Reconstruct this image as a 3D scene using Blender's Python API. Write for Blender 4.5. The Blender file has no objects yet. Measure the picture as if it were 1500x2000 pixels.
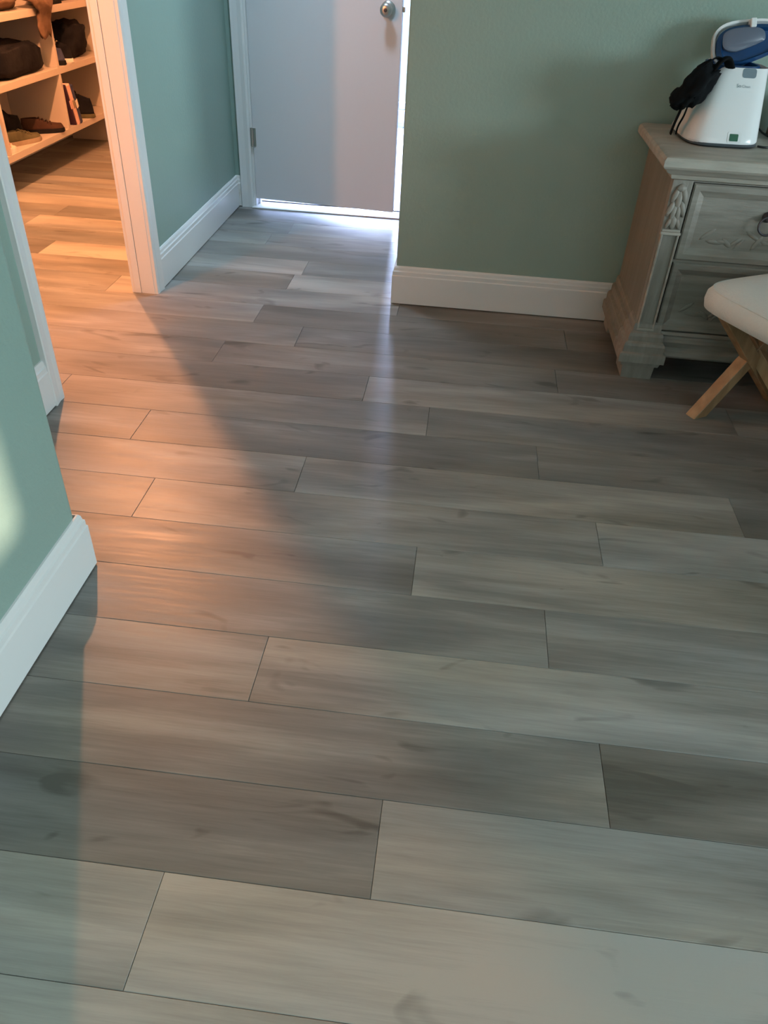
import bpy, bmesh, math, random
from mathutils import Vector, Matrix, noise
random.seed(7)
S = bpy.context.scene
COL = S.collection
PI = math.pi
# ------------------------------------------------------------------ camera
P, RL, YW = 0.651517245567096, -0.05338031462324929, -0.07947220699186174
def cam_axes():
    f = Vector((math.sin(YW)*math.cos(P), math.cos(YW)*math.cos(P), -math.sin(P)))
    rt = Vector((math.cos(YW), -math.sin(YW), 0)); dn = f.cross(rt)
    c, s = math.cos(RL), math.sin(RL)
    return c*rt+s*dn, -s*rt+c*dn, f
rx, dy_, fw = cam_axes()
cam = bpy.data.cameras.new('camera'); co = bpy.data.objects.new('camera', cam); COL.objects.link(co)
m = Matrix.Identity(4)
for i, a in enumerate((rx, -dy_, -fw)):
    for j in range(3): m[j][i] = a[j]
m[0][3], m[1][3], m[2][3] = 0, 0, 1.25
co.matrix_world = m
cam.sensor_fit = 'VERTICAL'; cam.sensor_height = 36; cam.lens = 36*1500/2000; cam.clip_start = 0.02
S.camera = co
# ------------------------------------------------------------------ world, sun, lights, exposure
w = bpy.data.worlds.new('world'); S.world = w; w.use_nodes = True
bg = w.node_tree.nodes['Background']; bg.inputs[0].default_value = (.55, .85, 1, 1); bg.inputs[1].default_value = 2.0
S.view_settings.view_transform = 'Standard'; S.view_settings.look = 'None'
S.view_settings.gamma = 1; S.view_settings.use_curve_mapping = False
S.view_settings.exposure = 0.0
def light(name, kind, loc, energy, color, **k):
    l = bpy.data.lights.new(name, kind); l.energy = energy; l.color = color
    o = bpy.data.objects.new(name, l); COL.objects.link(o); o.location = loc
    if 'd' in k: o.rotation_euler = Vector(k.pop('d')).to_track_quat('-Z', 'Y').to_euler()
    for a, v in k.items(): setattr(l, a, v)
    return o
light('sun', 'SUN', (9, 0, 3), 6.0, (1, .78, .60), d=(-6.75, .935, -.655), angle=.012)
light('daylight_bedroom', 'AREA', (6.14, -.72, 1.55), 310, (.77, .93, 1), d=(-1, .2, -.06), shape='RECTANGLE', size=1.85, size_y=1.15)
light('daylight_bedroom_back', 'AREA', (1.7, -2.46, 1.6), 12, (1, .95, .95), d=(0, 1, -.05), shape='RECTANGLE', size=1.5, size_y=1.1)
light('daylight_bath', 'AREA', (-.80, 6.76, 1.1), 330, (.50, .62, 1), d=(0, -1, 0), shape='RECTANGLE', size=.68, size_y=1.9)

# ------------------------------------------------------------------ helpers
def hexc(h):
    h = h.lstrip('#'); v = [int(h[i:i+2], 16)/255 for i in (0, 2, 4)]
    return tuple(x/12.92 if x <= .04045 else ((x+.055)/1.055)**2.4 for x in v)+(1,)
def mat(name, col, rough=.6, metal=0, col2=None, scale=8, stretch=(1, 1, 1), bump=0, bscale=60, detail=4, spec=.5, coords='Object', sheen=0, lo=.35, hi=.65):
    m = bpy.data.materials.new(name); m.use_nodes = True
    nt = m.node_tree; b = nt.nodes['Principled BSDF']
    c = col if len(col) == 4 else tuple(col)+(1,)
    b.inputs['Base Color'].default_value = c; b.inputs['Roughness'].default_value = rough
    b.inputs['Metallic'].default_value = metal; b.inputs['Specular IOR Level'].default_value = spec
    if sheen: b.inputs['Sheen Weight'].default_value = sheen
    tc = nt.nodes.new('ShaderNodeTexCoord'); mp = nt.nodes.new('ShaderNodeMapping')
    mp.inputs['Scale'].default_value = stretch
    nt.links.new(tc.outputs[coords], mp.inputs[0])
    if col2:
        n = nt.nodes.new('ShaderNodeTexNoise'); n.inputs['Scale'].default_value = scale; n.inputs['Detail'].default_value = detail
        r = nt.nodes.new('ShaderNodeValToRGB'); r.color_ramp.elements[0].position = lo; r.color_ramp.elements[1].position = hi
        r.color_ramp.elements[0].color = c; r.color_ramp.elements[1].color = col2 if len(col2) == 4 else tuple(col2)+(1,)
        nt.links.new(mp.outputs[0], n.inputs[0]); nt.links.new(n.outputs[0], r.inputs[0]); nt.links.new(r.outputs[0], b.inputs['Base Color'])
    if bump:
        n = nt.nodes.new('ShaderNodeTexNoise'); n.inputs['Scale'].default_value = bscale; n.inputs['Detail'].default_value = 3
        bn = nt.nodes.new('ShaderNodeBump'); bn.inputs['Strength'].default_value = bump; bn.inputs['Distance'].default_value = .004
        nt.links.new(mp.outputs[0], n.inputs[0]); nt.links.new(n.outputs[0], bn.inputs['Height']); nt.links.new(bn.outputs[0], b.inputs['Normal'])
    return m
def emis(name, col, st):
    m = bpy.data.materials.new(name); m.use_nodes = True; b = m.node_tree.nodes['Principled BSDF']
    b.inputs['Emission Color'].default_value = col; b.inputs['Emission Strength'].default_value = st; b.inputs['Base Color'].default_value = col
    return m
M = {}
M['wall'] = mat('sage_wall_paint', (.268, .378, .332), .5, bump=.25, bscale=90, col2=(.283, .393, .345), scale=1.4, spec=.35)
M['wall_closet'] = mat('closet_wall_paint', (.50, .42, .36), .6, bump=.2, bscale=90)
M['wall_bath'] = mat('bath_wall_paint', (.8, .82, .84), .5)
M['ceil'] = mat('ceiling_paint', (.74, .75, .74), .8, bump=.2, bscale=120)
M['trim'] = mat('white_trim_paint', (.72, .73, .72), .38, bump=.05, bscale=40)
M['trim_scuffed'] = mat('scuffed_trim_paint', (.62, .58, .52), .42, col2=(.74, .73, .71), scale=26, lo=.3, hi=.5, bump=.05)
M['door'] = mat('white_door_paint', (.66, .67, .69), .42, bump=.06, bscale=70)
M['metal'] = mat('satin_nickel', (.55, .53, .50), .3, 1)
M['metal_dark'] = mat('aged_bronze', (.10, .09, .10), .4, .8)
M['marble'] = mat('threshold_marble', (.82, .82, .80), .3, col2=(.7, .7, .69), scale=14)
M['tile'] = mat('bath_floor_tile', (.7, .72, .74), .35)
M['sub'] = mat('dark_subfloor', (.03, .028, .025), .9)
M['glass'] = None
def glassmat():
    m = bpy.data.materials.new('window_glass'); m.use_nodes = True; nt = m.node_tree; nt.nodes.clear()
    o = nt.nodes.new('ShaderNodeOutputMaterial'); t = nt.nodes.new('ShaderNodeBsdfTransparent'); g = nt.nodes.new('ShaderNodeBsdfGlossy')
    g.inputs['Roughness'].default_value = .02; x = nt.nodes.new('ShaderNodeMixShader'); x.inputs[0].default_value = .06
    nt.links.new(t.outputs[0], x.inputs[1]); nt.links.new(g.outputs[0], x.inputs[2]); nt.links.new(x.outputs[0], o.inputs[0])
    return m
M['glass'] = glassmat()

def add_box(bm, x0, x1, y0, y1, z0, z1, bev=0, seg=2):
    r = bmesh.ops.create_cube(bm, size=1)
    vs = r['verts']
    for v in vs:
        v.co = Vector(((x0+x1)/2+v.co.x*(x1-x0), (y0+y1)/2+v.co.y*(y1-y0), (z0+z1)/2+v.co.z*(z1-z0)))
    if bev:
        es = list({e for v in vs for e in v.link_edges})
        bmesh.ops.bevel(bm, geom=es, offset=bev, segments=seg, profile=.5, affect='EDGES')
    return vs
def newbm(): return bmesh.new()
def link(name, bm, m, parent=None, smooth=False, angle=None):
    me = bpy.data.meshes.new(name)
    bmesh.ops.recalc_face_normals(bm, faces=bm.faces[:])
    bm.to_mesh(me); bm.free()
    if m: me.materials.append(m)
    if smooth:
        for p in me.polygons: p.use_smooth = True
        if angle: me.set_sharp_from_angle(angle=math.radians(angle))
    o = bpy.data.objects.new(name, me); COL.objects.link(o)
    if parent: o.parent = parent
    return o
def box(name, x0, x1, y0, y1, z0, z1, m, parent=None, bev=0, seg=2):
    bm = newbm(); add_box(bm, x0, x1, y0, y1, z0, z1, bev, seg)
    return link(name, bm, m, parent, smooth=bev > 0, angle=40)
def struct(o): o['kind'] = 'structure'; return o
def tag(o, label, cat, group=None):
    o['label'] = label; o['category'] = cat
    if group: o['group'] = group
    return o
def thing(name, loc, label, cat, rz=0, group=None):
    o = bpy.data.objects.new(name, None); COL.objects.link(o); o.location = loc; o.rotation_euler = (0, 0, rz)
    o.empty_display_size = .1
    return tag(o, label, cat, group)
def add_prof(bm, prof, a, b, nrm, ca=None, cb=None):
    """extrude a profile [(depth, z)] from a to b (2D points); nrm = outward 2D unit; ca/cb mitre shift per depth"""
    a, b, n = Vector(a), Vector(b), Vector(nrm); t = (b-a).normalized()
    ra, rb = [], []
    for d, z in prof:
        pa = a+n*d-t*(d*(ca or 0)); pb = b+n*d+t*(d*(cb or 0))
        ra.append(bm.verts.new((pa.x, pa.y, z))); rb.append(bm.verts.new((pb.x, pb.y, z)))
    k = len(prof)
    for i in range(k):
        j = (i+1) % k
        bm.faces.new((ra[i], ra[j], rb[j], rb[i]))
    bm.faces.new(ra); bm.faces.new(rb[::-1])
BB = [(0, .004), (.015, .004), (.015, .118), (.0125, .122), (.0125, .136), (.009, .14), (.0075, .150), (.004, .156), (0, .157)]
def add_loft(bm, secs, cap=True):
    """secs: list of rings (equal length lists of Vector)"""
    rings = [[bm.verts.new(p) for p in s] for s in secs]
    n = len(rings[0])
    for a, b in zip(rings, rings[1:]):
        for i in range(n):
            j = (i+1) % n
            bm.faces.new((a[i], a[j], b[j], b[i]))
    if cap:
        bm.faces.new(rings[0][::-1]); bm.faces.new(rings[-1])
    return rings
def sq_ring(cx, cy, z, rx, ry, n=24, p=2.0, rot=0):
    out = []
    for i in range(n):
        a = 2*PI*i/n; c, s = math.cos(a), math.sin(a)
        x = rx*math.copysign(abs(c)**(2/p), c); y = ry*math.copysign(abs(s)**(2/p), s)
        out.append(Vector((cx+x*math.cos(rot)-y*math.sin(rot), cy+x*math.sin(rot)+y*math.cos(rot), z)))
    return out
def add_tube(bm, pts, r, n=8, flat=1.0, cap=True):
    pts = [Vector(p) for p in pts]
    rr = r if isinstance(r, (list, tuple)) else [r]*len(pts)
    rings = []
    up = Vector((0, 0, 1))
    prev = None
    for i, p in enumerate(pts):
        t = (pts[min(i+1, len(pts)-1)]-pts[max(i-1, 0)]).normalized()
        if prev is None:
            u = up if abs(t.z) < .9 else Vector((1, 0, 0))
            u = (u-t*u.dot(t)).normalized()
        else: u = (prev-t*prev.dot(t)).normalized()
        prev = u; v = t.cross(u)
        rings.append([p+u*rr[i]*flat*math.cos(2*PI*k/n)+v*rr[i]*math.sin(2*PI*k/n) for k in range(n)])
    return add_loft(bm, rings, cap)
def spline(pts, k=8):
    pts = [Vector(p) for p in pts]; out = []
    P_ = [pts[0]]+pts+[pts[-1]]
    for i in range(1, len(P_)-2):
        for j in range(k):
            t = j/k; a, b, c, d = P_[i-1], P_[i], P_[i+1], P_[i+2]
            out.append(.5*((2*b)+(c-a)*t+(2*a-5*b+4*c-d)*t*t+(3*b-a-3*c+d)*t**3))
    out.append(pts[-1]); return out

# ------------------------------------------------------------------ room shell
ZC = 2.44
def wallbox(name, x0, x1, y0, y1, z0=0, z1=ZC, m='wall', bev=0):
    return struct(box(name, x0, x1, y0, y1, z0, z1, M[m], bev=bev))
XR, XW = -.248, 6.00          # hall right corner, window wall
YB, YR = -2.30, 3.075         # back wall, nightstand wall
XH, YF = -1.23, 4.25          # hall left wall, far (door) wall
# foreground wall on the left with its rounded end
bm = newbm(); add_box(bm, XH-.085, -.805, YB, 1.300, 0, ZC)
es = [e for e in bm.edges if all(abs(v.co.x+.805) < 1e-4 and abs(v.co.y-1.300) < 1e-4 for v in e.verts)]
bmesh.ops.bevel(bm, geom=es, offset=.018, segments=5, profile=.5, affect='EDGES')
struct(link('wall_left', bm, M['wall'], smooth=True, angle=40))
OY0, OY1, OZ = 2.077, 2.950, 2.035         # closet opening
DX0, DX1 = -1.124, -.330                   # hall door opening
def multi(name, boxes, m, bev=0):
    bm = newbm()
    for b in boxes: add_box(bm, *b, bev)
    return struct(link(name, bm, M[m]))
JT = .018
multi('wall_hall', [(XH-.085, XH, 1.300, OY0-JT, 0, ZC), (XH-.085, XH, OY1+JT, YF, 0, ZC), (XH-.085, XH, OY0-JT, OY1+JT, OZ+JT, ZC)], 'wall')
multi('wall_far', [(XH-.085, DX0-JT, YF, YF+.115, 0, ZC), (DX1+JT, XR, YF, YF+.115, 0, ZC), (DX0-JT, DX1+JT, YF, YF+.115, 2.05+JT, ZC)], 'wall')
bm = newbm(); vs = [(XR, YR), (XW+.12, YR), (XW+.12, YR+.115), (XR+.115, YR+.115), (XR+.115, YF+.115), (XR, YF+.115)]
lo = [bm.verts.new((x, y, 0)) for x, y in vs]; hi = [bm.verts.new((x, y, ZC)) for x, y in vs]
bm.faces.new(lo[::-1]); bm.faces.new(hi)
for i in range(6): bm.faces.new((lo[i], lo[(i+1) % 6], hi[(i+1) % 6], hi[i]))
es = [e for e in bm.edges if all(abs(v.co.x-XR) < 1e-4 and abs(v.co.y-YR) < 1e-4 for v in e.verts)]
bmesh.ops.bevel(bm, geom=es, offset=.006, segments=3, profile=.5, affect='EDGES')
struct(link('wall_right', bm, M['wall'], smooth=True, angle=40))
# window wall (x = XW) with a window
WY0, WY1, WZ0, WZ1 = -1.65, .20, .90, 2.10
multi('wall_window', [(XW, XW+.12, YB, WY0, 0, ZC), (XW, XW+.12, WY1, YR, 0, ZC), (XW, XW+.12, WY0, WY1, 0, WZ0), (XW, XW+.12, WY0, WY1, WZ1, ZC)], 'wall')
BX0, BX1, BZ0, BZ1 = .95, 2.45, 1.05, 2.15
multi('wall_back', [(-.805, BX0, YB-.12, YB, 0, ZC), (BX1, XW+.12, YB-.12, YB, 0, ZC), (BX0, BX1, YB-.12, YB, 0, BZ0), (BX0, BX1, YB-.12, YB, BZ1, ZC)], 'wall')
CX0, CY0, CY1 = -2.76, .90, 5.62           # closet extents
multi('wall_closet', [(CX0-.1, CX0, CY0-.1, CY1+.1, 0, ZC), (CX0, XH-.085, CY0-.1, CY0, 0, ZC), (CX0, XH-.085, CY1, CY1+.1, 0, ZC),
                      (-1.503, XH-.087, 1.985, 2.030, 0, ZC), (XH-.097, XH-.0855, CY0, 1.985, 0, ZC)], 'wall_closet')  # the stub by the opening is unseen, added to cast a floor shadow edge
BYF = 6.60
GX0, GX1, GZ0, GZ1 = -1.14, -.46, .12, 2.05
multi('wall_bath', [(XH-.085, XH, YF+.115, BYF+.1, 0, ZC), (1.2, 1.3, YF+.115, BYF+.1, 0, ZC), (XR+.115, 1.3, YF+.02, YF+.115, 0, ZC),
                    (XH, GX0, BYF, BYF+.1, 0, ZC), (GX1, 1.2, BYF, BYF+.1, 0, ZC), (GX0, GX1, BYF, BYF+.1, 0, GZ0), (GX0, GX1, BYF, BYF+.1, GZ1, ZC)], 'wall_bath')
struct(box('ceiling', CX0-.1, XW+.12, YB-.12, BYF+.1, ZC, ZC+.1, M['ceil']))

# windows
def window(name, axis, fix, a0, a1, z0, z1, s):
    """axis 'x': pane in plane x=fix spanning y ; 'y': plane y=fix spanning x. s = outward thickness sign"""
    def bx(bm, a, b, c, d, t0, t1):
        f0, f1 = sorted((fix+s*t0, fix+s*t1))
        if axis == 'x': add_box(bm, f0, f1, a, b, c, d, .003)
        else: add_box(bm, a, b, f0, f1, c, d, .003)
    bm = newbm(); f = .045
    bx(bm, a0, a1, z0, z0+f, .03, .09); bx(bm, a0, a1, z1-f, z1, .03, .09)
    bx(bm, a0, a0+f, z0+f, z1-f, .03, .09); bx(bm, a1-f, a1, z0+f, z1-f, .03, .09)
    root = struct(link(name, bm, M['trim']))
    zm = (z0+z1)/2
    bm = newbm(); bx(bm, a0+f, a1-f, zm-.018, zm+.018, .035, .075); link('meeting_rail', bm, M['trim'], root)
    for c, d in ((z0+f, zm-.018), (zm+.018, z1-f)):
        bm = newbm(); bx(bm, a0+f, a1-f, c, d, .052, .056); link('pane', bm, M['glass'], root)
    bm = newbm(); bx(bm, a0-.07, a1+.07, z0-.025, z0, -.035, .02); link('window_sill', bm, M['trim'], root)
    bm = newbm()
    for q in ((a0-.065, a0, z0-.09, z1+.065), (a1, a1+.065, z0-.09, z1+.065), (a0, a1, z1, z1+.065), (a0, a1, z0-.09, z0-.026)):
        bx(bm, *q, -.015, 0)
    link('window_casing', bm, M['trim'], root)
    return root
window('window_1', 'x', XW, WY0, WY1, WZ0, WZ1, 1)
window('window_2', 'y', YB, BX0, BX1, BZ0, BZ1, -1)
window('window_3', 'y', BYF, GX0, GX1, GZ0, GZ1, 1)

# ------------------------------------------------------------------ plank floor
def plank_mat():
    m = bpy.data.materials.new('grey_oak_vinyl_plank'); m.use_nodes = True; nt = m.node_tree; N = nt.nodes; L = nt.links
    b = N['Principled BSDF']
    tc = N.new('ShaderNodeTexCoord'); oi = N.new('ShaderNodeObjectInfo')
    off = N.new('ShaderNodeVectorMath'); off.operation = 'MULTIPLY_ADD'
    comb = N.new('ShaderNodeCombineXYZ')
    for i in range(3): L.new(oi.outputs['Random'], comb.inputs[i])
    L.new(comb.outputs[0], off.inputs[0]); off.inputs[1].default_value = (37, 53, 11); L.new(tc.outputs['Object'], off.inputs[2])
    def noi(scale, stretch, detail=4, dist=0, rough=.5):
        mp = N.new('ShaderNodeMapping'); mp.inputs['Scale'].default_value = stretch; L.new(off.outputs[0], mp.inputs[0])
        n = N.new('ShaderNodeTexNoise'); n.inputs['Scale'].default_value = scale; n.inputs['Detail'].default_value = detail
        n.inputs['Distortion'].default_value = dist; n.inputs['Roughness'].default_value = rough
        L.new(mp.outputs[0], n.inputs[0]); return n
    def rng(src, a, b_, c, d):
        r = N.new('ShaderNodeMapRange'); r.inputs[1].default_value = a; r.inputs[2].default_value = b_; r.inputs[3].default_value = c; r.inputs[4].default_value = d
        L.new(src, r.inputs[0]); return r.outputs[0]
    def mth(op, a, b_):
        x = N.new('ShaderNodeMath'); x.operation = op
        for i, v in enumerate((a, b_)):
            if isinstance(v, (int, float)): x.inputs[i].default_value = v
            else: L.new(v, x.inputs[i])
        return x.outputs[0]
    at = N.new('ShaderNodeAttribute'); at.attribute_type = 'OBJECT'; at.attribute_name = 'tone'
    broad = noi(1.0, (1.5, 8, 1), 3, .5)
    grain = noi(1.0, (5, 95, 1), 6, .3, .65)
    fine = noi(1.0, (14, 420, 1), 3)
    knot = noi(1.0, (4.2, 12, 1), 2, 1.2)
    t = mth('ADD', at.outputs['Fac'], rng(broad.outputs[0], .3, .7, -.26, .26))
    t = mth('ADD', t, rng(grain.outputs[0], .3, .7, -.10, .10))
    t = mth('ADD', t, rng(fine.outputs[0], .3, .7, -.035, .035))
    kn = rng(knot.outputs[0], .64, .78, 0, .45)
    t = mth('SUBTRACT', t, kn)
    r = N.new('ShaderNodeValToRGB'); e = r.color_ramp.elements
    e[0].position = 0; e[0].color = (.095, .088, .078, 1); e[1].position = 1; e[1].color = (.41, .392, .362, 1)
    k = e.new(.45); k.color = (.200, .189, .174, 1)
    L.new(t, r.inputs[0])
    # slight warm / cool drift between planks
    hs = N.new('ShaderNodeMixRGB'); hs.blend_type = 'MULTIPLY'; hs.inputs[0].default_value = 1
    warm = N.new('ShaderNodeMixRGB'); warm.inputs[1].default_value = (1.05, 1, .93, 1); warm.inputs[2].default_value = (.96, 1, 1.03, 1)
    hn = noi(1.0, (1.1, 5, 1), 2)
    L.new(rng(hn.outputs[0], .35, .65, 0, 1), warm.inputs[0]); L.new(r.outputs[0], hs.inputs[1]); L.new(warm.outputs[0], hs.inputs[2])
    L.new(hs.outputs[0], b.inputs['Base Color'])
    b.inputs['Roughness'].default_value = .42; b.inputs['Specular IOR Level'].default_value = .42
    L.new(rng(grain.outputs[0], .3, .7, .36, .50), b.inputs['Roughness'])
    bn = N.new('ShaderNodeBump'); bn.inputs['Strength'].default_value = .12; bn.inputs['Distance'].default_value = .002
    L.new(grain.outputs[0], bn.inputs['Height']); L.new(bn.outputs[0], b.inputs['Normal'])
    return m
M['plank'] = plank_mat()
floor = struct(box('floor', CX0-.1, XW+.12, YB-.12, BYF+.1, -.06, -.012, M['sub']))
PW, PL = .1795, 1.215
XP = 2.0
far_planks = []
known = {-1: -.378, 0: -.037, 1: .368, 2: -.330, 3: .281, 4: -.031, 5: .437, 6: -.385, 7: -.92, 8: -.045, 9: -.268, 10: .386, 12: .445, 13: -1.44}
tones = {(-3, 0): .55, (-2, 0): .78, (-1, -.9): .70, (-1, 0): .95, (0, -.5): .34, (0, .4): .70, (1, 0): .48, (1, .8): .28, (2, -.6): .44, (2, 0): .62,
         (3, 0): .44, (3, .8): .5, (4, -.5): .42, (4, .5): .62, (5, -.9): .58, (5, 0): .56, (5, .9): .78, (6, -.6): .50, (6, 0): .62, (7, -1.2): .44, (7, 0): .36, (8, -.5): .44, (8, .5): .42,
         (9, -.6): .36, (9, .3): .55, (10, -1.2): .42, (10, -.2): .40, (10, .8): .42, (11, 0): .30, (11, -1.1): .5, (12, -1.1): .55, (12, 0): .34, (12, 1): .3}  # some tones raised or lowered to stand in for closet light falloff
rr = random.Random(3)
def make_plank(x0, x1, y0, y1, tone):
    g = .0004
    bm = newbm(); hx, hy = (x1-x0)/2-g, (y1-y0)/2-g; bv = .0008
    ring = lambda ax, ay, z: [bm.verts.new(p) for p in ((-ax, -ay, z), (ax, -ay, z), (ax, ay, z), (-ax, ay, z))]
    a, b_, c = ring(hx, hy, -.012), ring(hx, hy, -.0008), ring(hx-bv, hy-bv, 0)
    for u, v in ((a, b_), (b_, c)):
        for i in range(4): bm.faces.new((u[i], u[(i+1) % 4], v[(i+1) % 4], v[i]))
    bm.faces.new(c)
    o = link('plank', bm, M['plank'], floor); o.location = ((x0+x1)/2, (y0+y1)/2, 0); o['tone'] = tone
for k in range(-17, 29):
    y0 = .606+PW*k; y1 = y0+PW
    y1 = min(y1, CY1)
    if y0 >= CY1-.02: continue
    j = known.get(k, rr.uniform(0, PL))
    while j > CX0: j -= PL
    xs = [max(j, CX0)]
    while j < XP:
        j += PL; xs.append(j)
    for x0, x1 in zip(xs, xs[1:]):
        if x1-x0 < .02: continue
        if y0 > 4.21:
            if x0 > -1.3: continue
            x1 = min(x1, -1.25)
        elif y0 > 3.3 and x0 > -.2: continue
        tone = min(.8, max(.2, rr.gauss(.46, .12)))
        for (kk, xx), v in tones.items():
            if kk == k and x0 <= xx < x1: tone = v
        make_plank(x0, x1, max(y0, YB), y1, tone)
    # beyond the reach of the picture the same planks are joined
    if y0 < YR:
        x0 = xs[-1]
        while x0 < XW:
            far_planks.append((x0, min(x0+PL, XW), max(y0, YB), min(y1, YR+.05))); x0 += PL
bm = newbm()
for a, b_, c, d in far_planks: add_box(bm, a+.0006, b_-.0006, c+.0006, d-.0006, -.012, 0)
fp = link('planks', bm, M['plank'], floor); fp['kind'] = 'stuff'; fp['tone'] = .46
# bathroom tiles
for i in range(7):
    for j in range(8):
        x0, y0 = XH+i*.3475, 4.335+j*.283
        bm = newbm(); add_box(bm, x0+.002, x0+.3455, y0+.002, min(y0+.281, BYF), -.012, 0); link('tile', bm, M['tile'], floor)
struct(box('trim_threshold', DX0-JT, DX1+JT, YF-.035, 4.333, 0, .007, M['marble'], bev=.003))

# ------------------------------------------------------------------ baseboards, casings
def baseboard(name, runs, m='trim'):
    bm = newbm()
    for r in runs: add_prof(bm, BB, *r)
    return struct(link(name, bm, M[m]))
baseboard('baseboard_left', [((-.805, YB), (-.805, 1.300), (1, 0), 0, 1), ((-.805, 1.300), (XH, 1.300), (0, 1), 1, -1)])
baseboard('baseboard_hall', [((XH, 1.300), (XH, OY0-.065), (1, 0), -1, 0), ((XH, OY1+.065), (XH, YF), (1, 0), 0, -1)])
baseboard('baseboard_far', [((XH, YF), (DX0-.079, YF), (0, -1), -1, 0)], 'trim_scuffed')
baseboard('baseboard_right', [((XR, YR), (XW, YR), (0, -1), 1, -1), ((XR, YR), (XR, YF), (-1, 0), 1, 0)])
baseboard('baseboard_window', [((XW, YB), (XW, YR), (-1, 0), -1, -1)])
baseboard('baseboard_back', [((-.805, YB), (XW, YB), (0, 1), -1, -1)])
baseboard('baseboard_closet', [((CX0, CY0), (CX0, CY1), (1, 0), -1, -1), ((CX0, CY1), (XH-.085, CY1), (0, -1), -1, 0), ((XH-.085, OY1+.08), (XH-.085, CY1), (-1, 0), 0, 0)])
# closet opening: jamb lining, stop and casings
CT = .018
bm = newbm()
x0, x1 = XH-.085, XH
for a_, b_ in ((OY1, OY1+JT), (OY0-JT, OY0)):
    add_box(bm, x0, x0+.027, a_, b_, 0, OZ, .0012); add_box(bm, x0+.0292, x1, a_, b_, 0, OZ, .0012)
add_box(bm, x0, x1, OY0-JT, OY1+JT, OZ, OZ+JT, .0015) if False else None; add_box(bm, x0, x1, OY0, OY1, OZ, OZ+JT, .0015)
struct(link('trim_closet_jamb', bm, M['trim']))
def casing(name, side, m='trim'):
    # side +1: hall face (outward +x), -1 closet face
    bm = newbm(); X = XH if side > 0 else XH-.085
    prof = [(0, 0), (0, .012), (.010, .016), (.030, .014), (.052, .017), (.062, .019), (.065, .016), (.065, 0)]   # (across, out)
    for y, s in ((OY1+.003, 1), (OY0-.003, -1)):
        rr_ = [[Vector((X+side*d, y+s*a, z)) for a, d in prof] for z in (.0, OZ+.068)]
        add_loft(bm, rr_)
    rr_ = [[Vector((X+side*d, y, OZ+.003+a)) for a, d in prof] for y in (OY0-.003, OY1+.003)]
    add_loft(bm, rr_)
    return struct(link(name, bm, M[m]))
casing('trim_closet_casing', 1); casing('trim_closet_casing_inner', -1)
# hall door: jamb, stop and casing
bm = newbm()
add_box(bm, DX0-JT, DX0, YF, YF+.115, .007, 2.05+JT, .0015); add_box(bm, DX1, DX1+JT, YF, YF+.115, .007, 2.05+JT, .0015); add_box(bm, DX0, DX1, YF, YF+.115, 2.05, 2.05+JT, .0015)
add_box(bm, DX0, DX0+.011, YF+.045, YF+.08, .007, 2.05, .001); add_box(bm, DX1-.009, DX1, YF+.045, YF+.08, .007, 2.05, .001); add_box(bm, DX0, DX1, YF+.045, YF+.08, 2.039, 2.05, .001)
struct(link('trim_door_jamb', bm, M['trim']))
bm = newbm(); prof = [(0, 0), (0, .012), (.010, .016), (.030, .014), (.052, .017), (.062, .019), (.065, .016), (.065, 0)]
add_loft(bm, [[Vector((DX0-.012-a, YF-d, z)) for a, d in prof] for z in (0, 2.13)])
add_loft(bm, [[Vector((DX1+.012+a, YF-d, z)) for a, d in prof] for z in (0, 2.13)])
add_loft(bm, [[Vector((x, YF-d, 2.062+a)) for a, d in prof] for x in (DX0-.012, DX1+.012)])
struct(link('trim_door_casing', bm, M['trim']))

# ------------------------------------------------------------------ hall door, slightly ajar
door = bpy.data.objects.new('door_1', None); COL.objects.link(door); door.location = (DX0+.002, YF+.002, 0); door.rotation_euler = (0, 0, -math.radians(4.4))
struct(door)
bm = newbm(); W_ = .752
v = add_box(bm, 0, W_, -.006, .029, .044, 2.035)
for q in v:
    if q.co.z < 1: q.co.z = .046-.004*(q.co.x/W_)
bmesh.ops.bevel(bm, geom=bm.edges[:], offset=.0015, segments=2, affect='EDGES')
link('door_slab', bm, M['door'], door)
for z in (.35, 1.10, 1.85):
    bm = newbm(); add_tube(bm, [(-.003, -.012, z-.045), (-.003, -.012, z+.045)], .0055, 10)
    add_box(bm, -.003, .016, -.0085, -.006, z-.043, z+.043); add_box(bm, -.014, -.003, -.0085, -.0065, z-.043, z+.043)
    link('hinge', bm, M['metal'], door, smooth=True, angle=40)
def lathe(bm, prof, axis_pt, axis='y', n=28):
    rings = []
    for r, t in prof:
        ring = []
        for i in range(n):
            a = 2*PI*i/n
            if axis == 'y': ring.append(Vector((axis_pt[0]+r*math.cos(a), axis_pt[1]+t, axis_pt[2]+r*math.sin(a))))
            else: ring.append(Vector((axis_pt[0]+r*math.cos(a), axis_pt[1]+r*math.sin(a), axis_pt[2]+t)))
        rings.append(ring)
    return add_loft(bm, rings)
for s, nm in ((-1, 'door_knob'), (1, 'door_knob')):
    bm = newbm(); base = -.006 if s < 0 else .029
    lathe(bm, [(.034, 0), (.034, s*.004), (.030, s*.008), (.014, s*.012), (.012, s*.030), (.020, s*.036), (.0275, s*.045), (.0285, s*.056), (.024, s*.064), (.014, s*.067), (.001, s*.0675)], (.686, base, .945))
    k = link(nm, bm, M['metal'], door, smooth=True, angle=50)
    if s < 0:
        bm = newbm(); lathe(bm, [(.008, 0), (.008, -.0016), (.0065, -.002), (.0005, -.002)], (.686, base-.0672, .945)); link('thumb_turn', bm, M['metal_dark'], k, smooth=True, angle=50)
bm = newbm(); add_box(bm, W_, W_+.011, .004, .018, .935, .957, .002); link('latch', bm, M['metal'], door)

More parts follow.
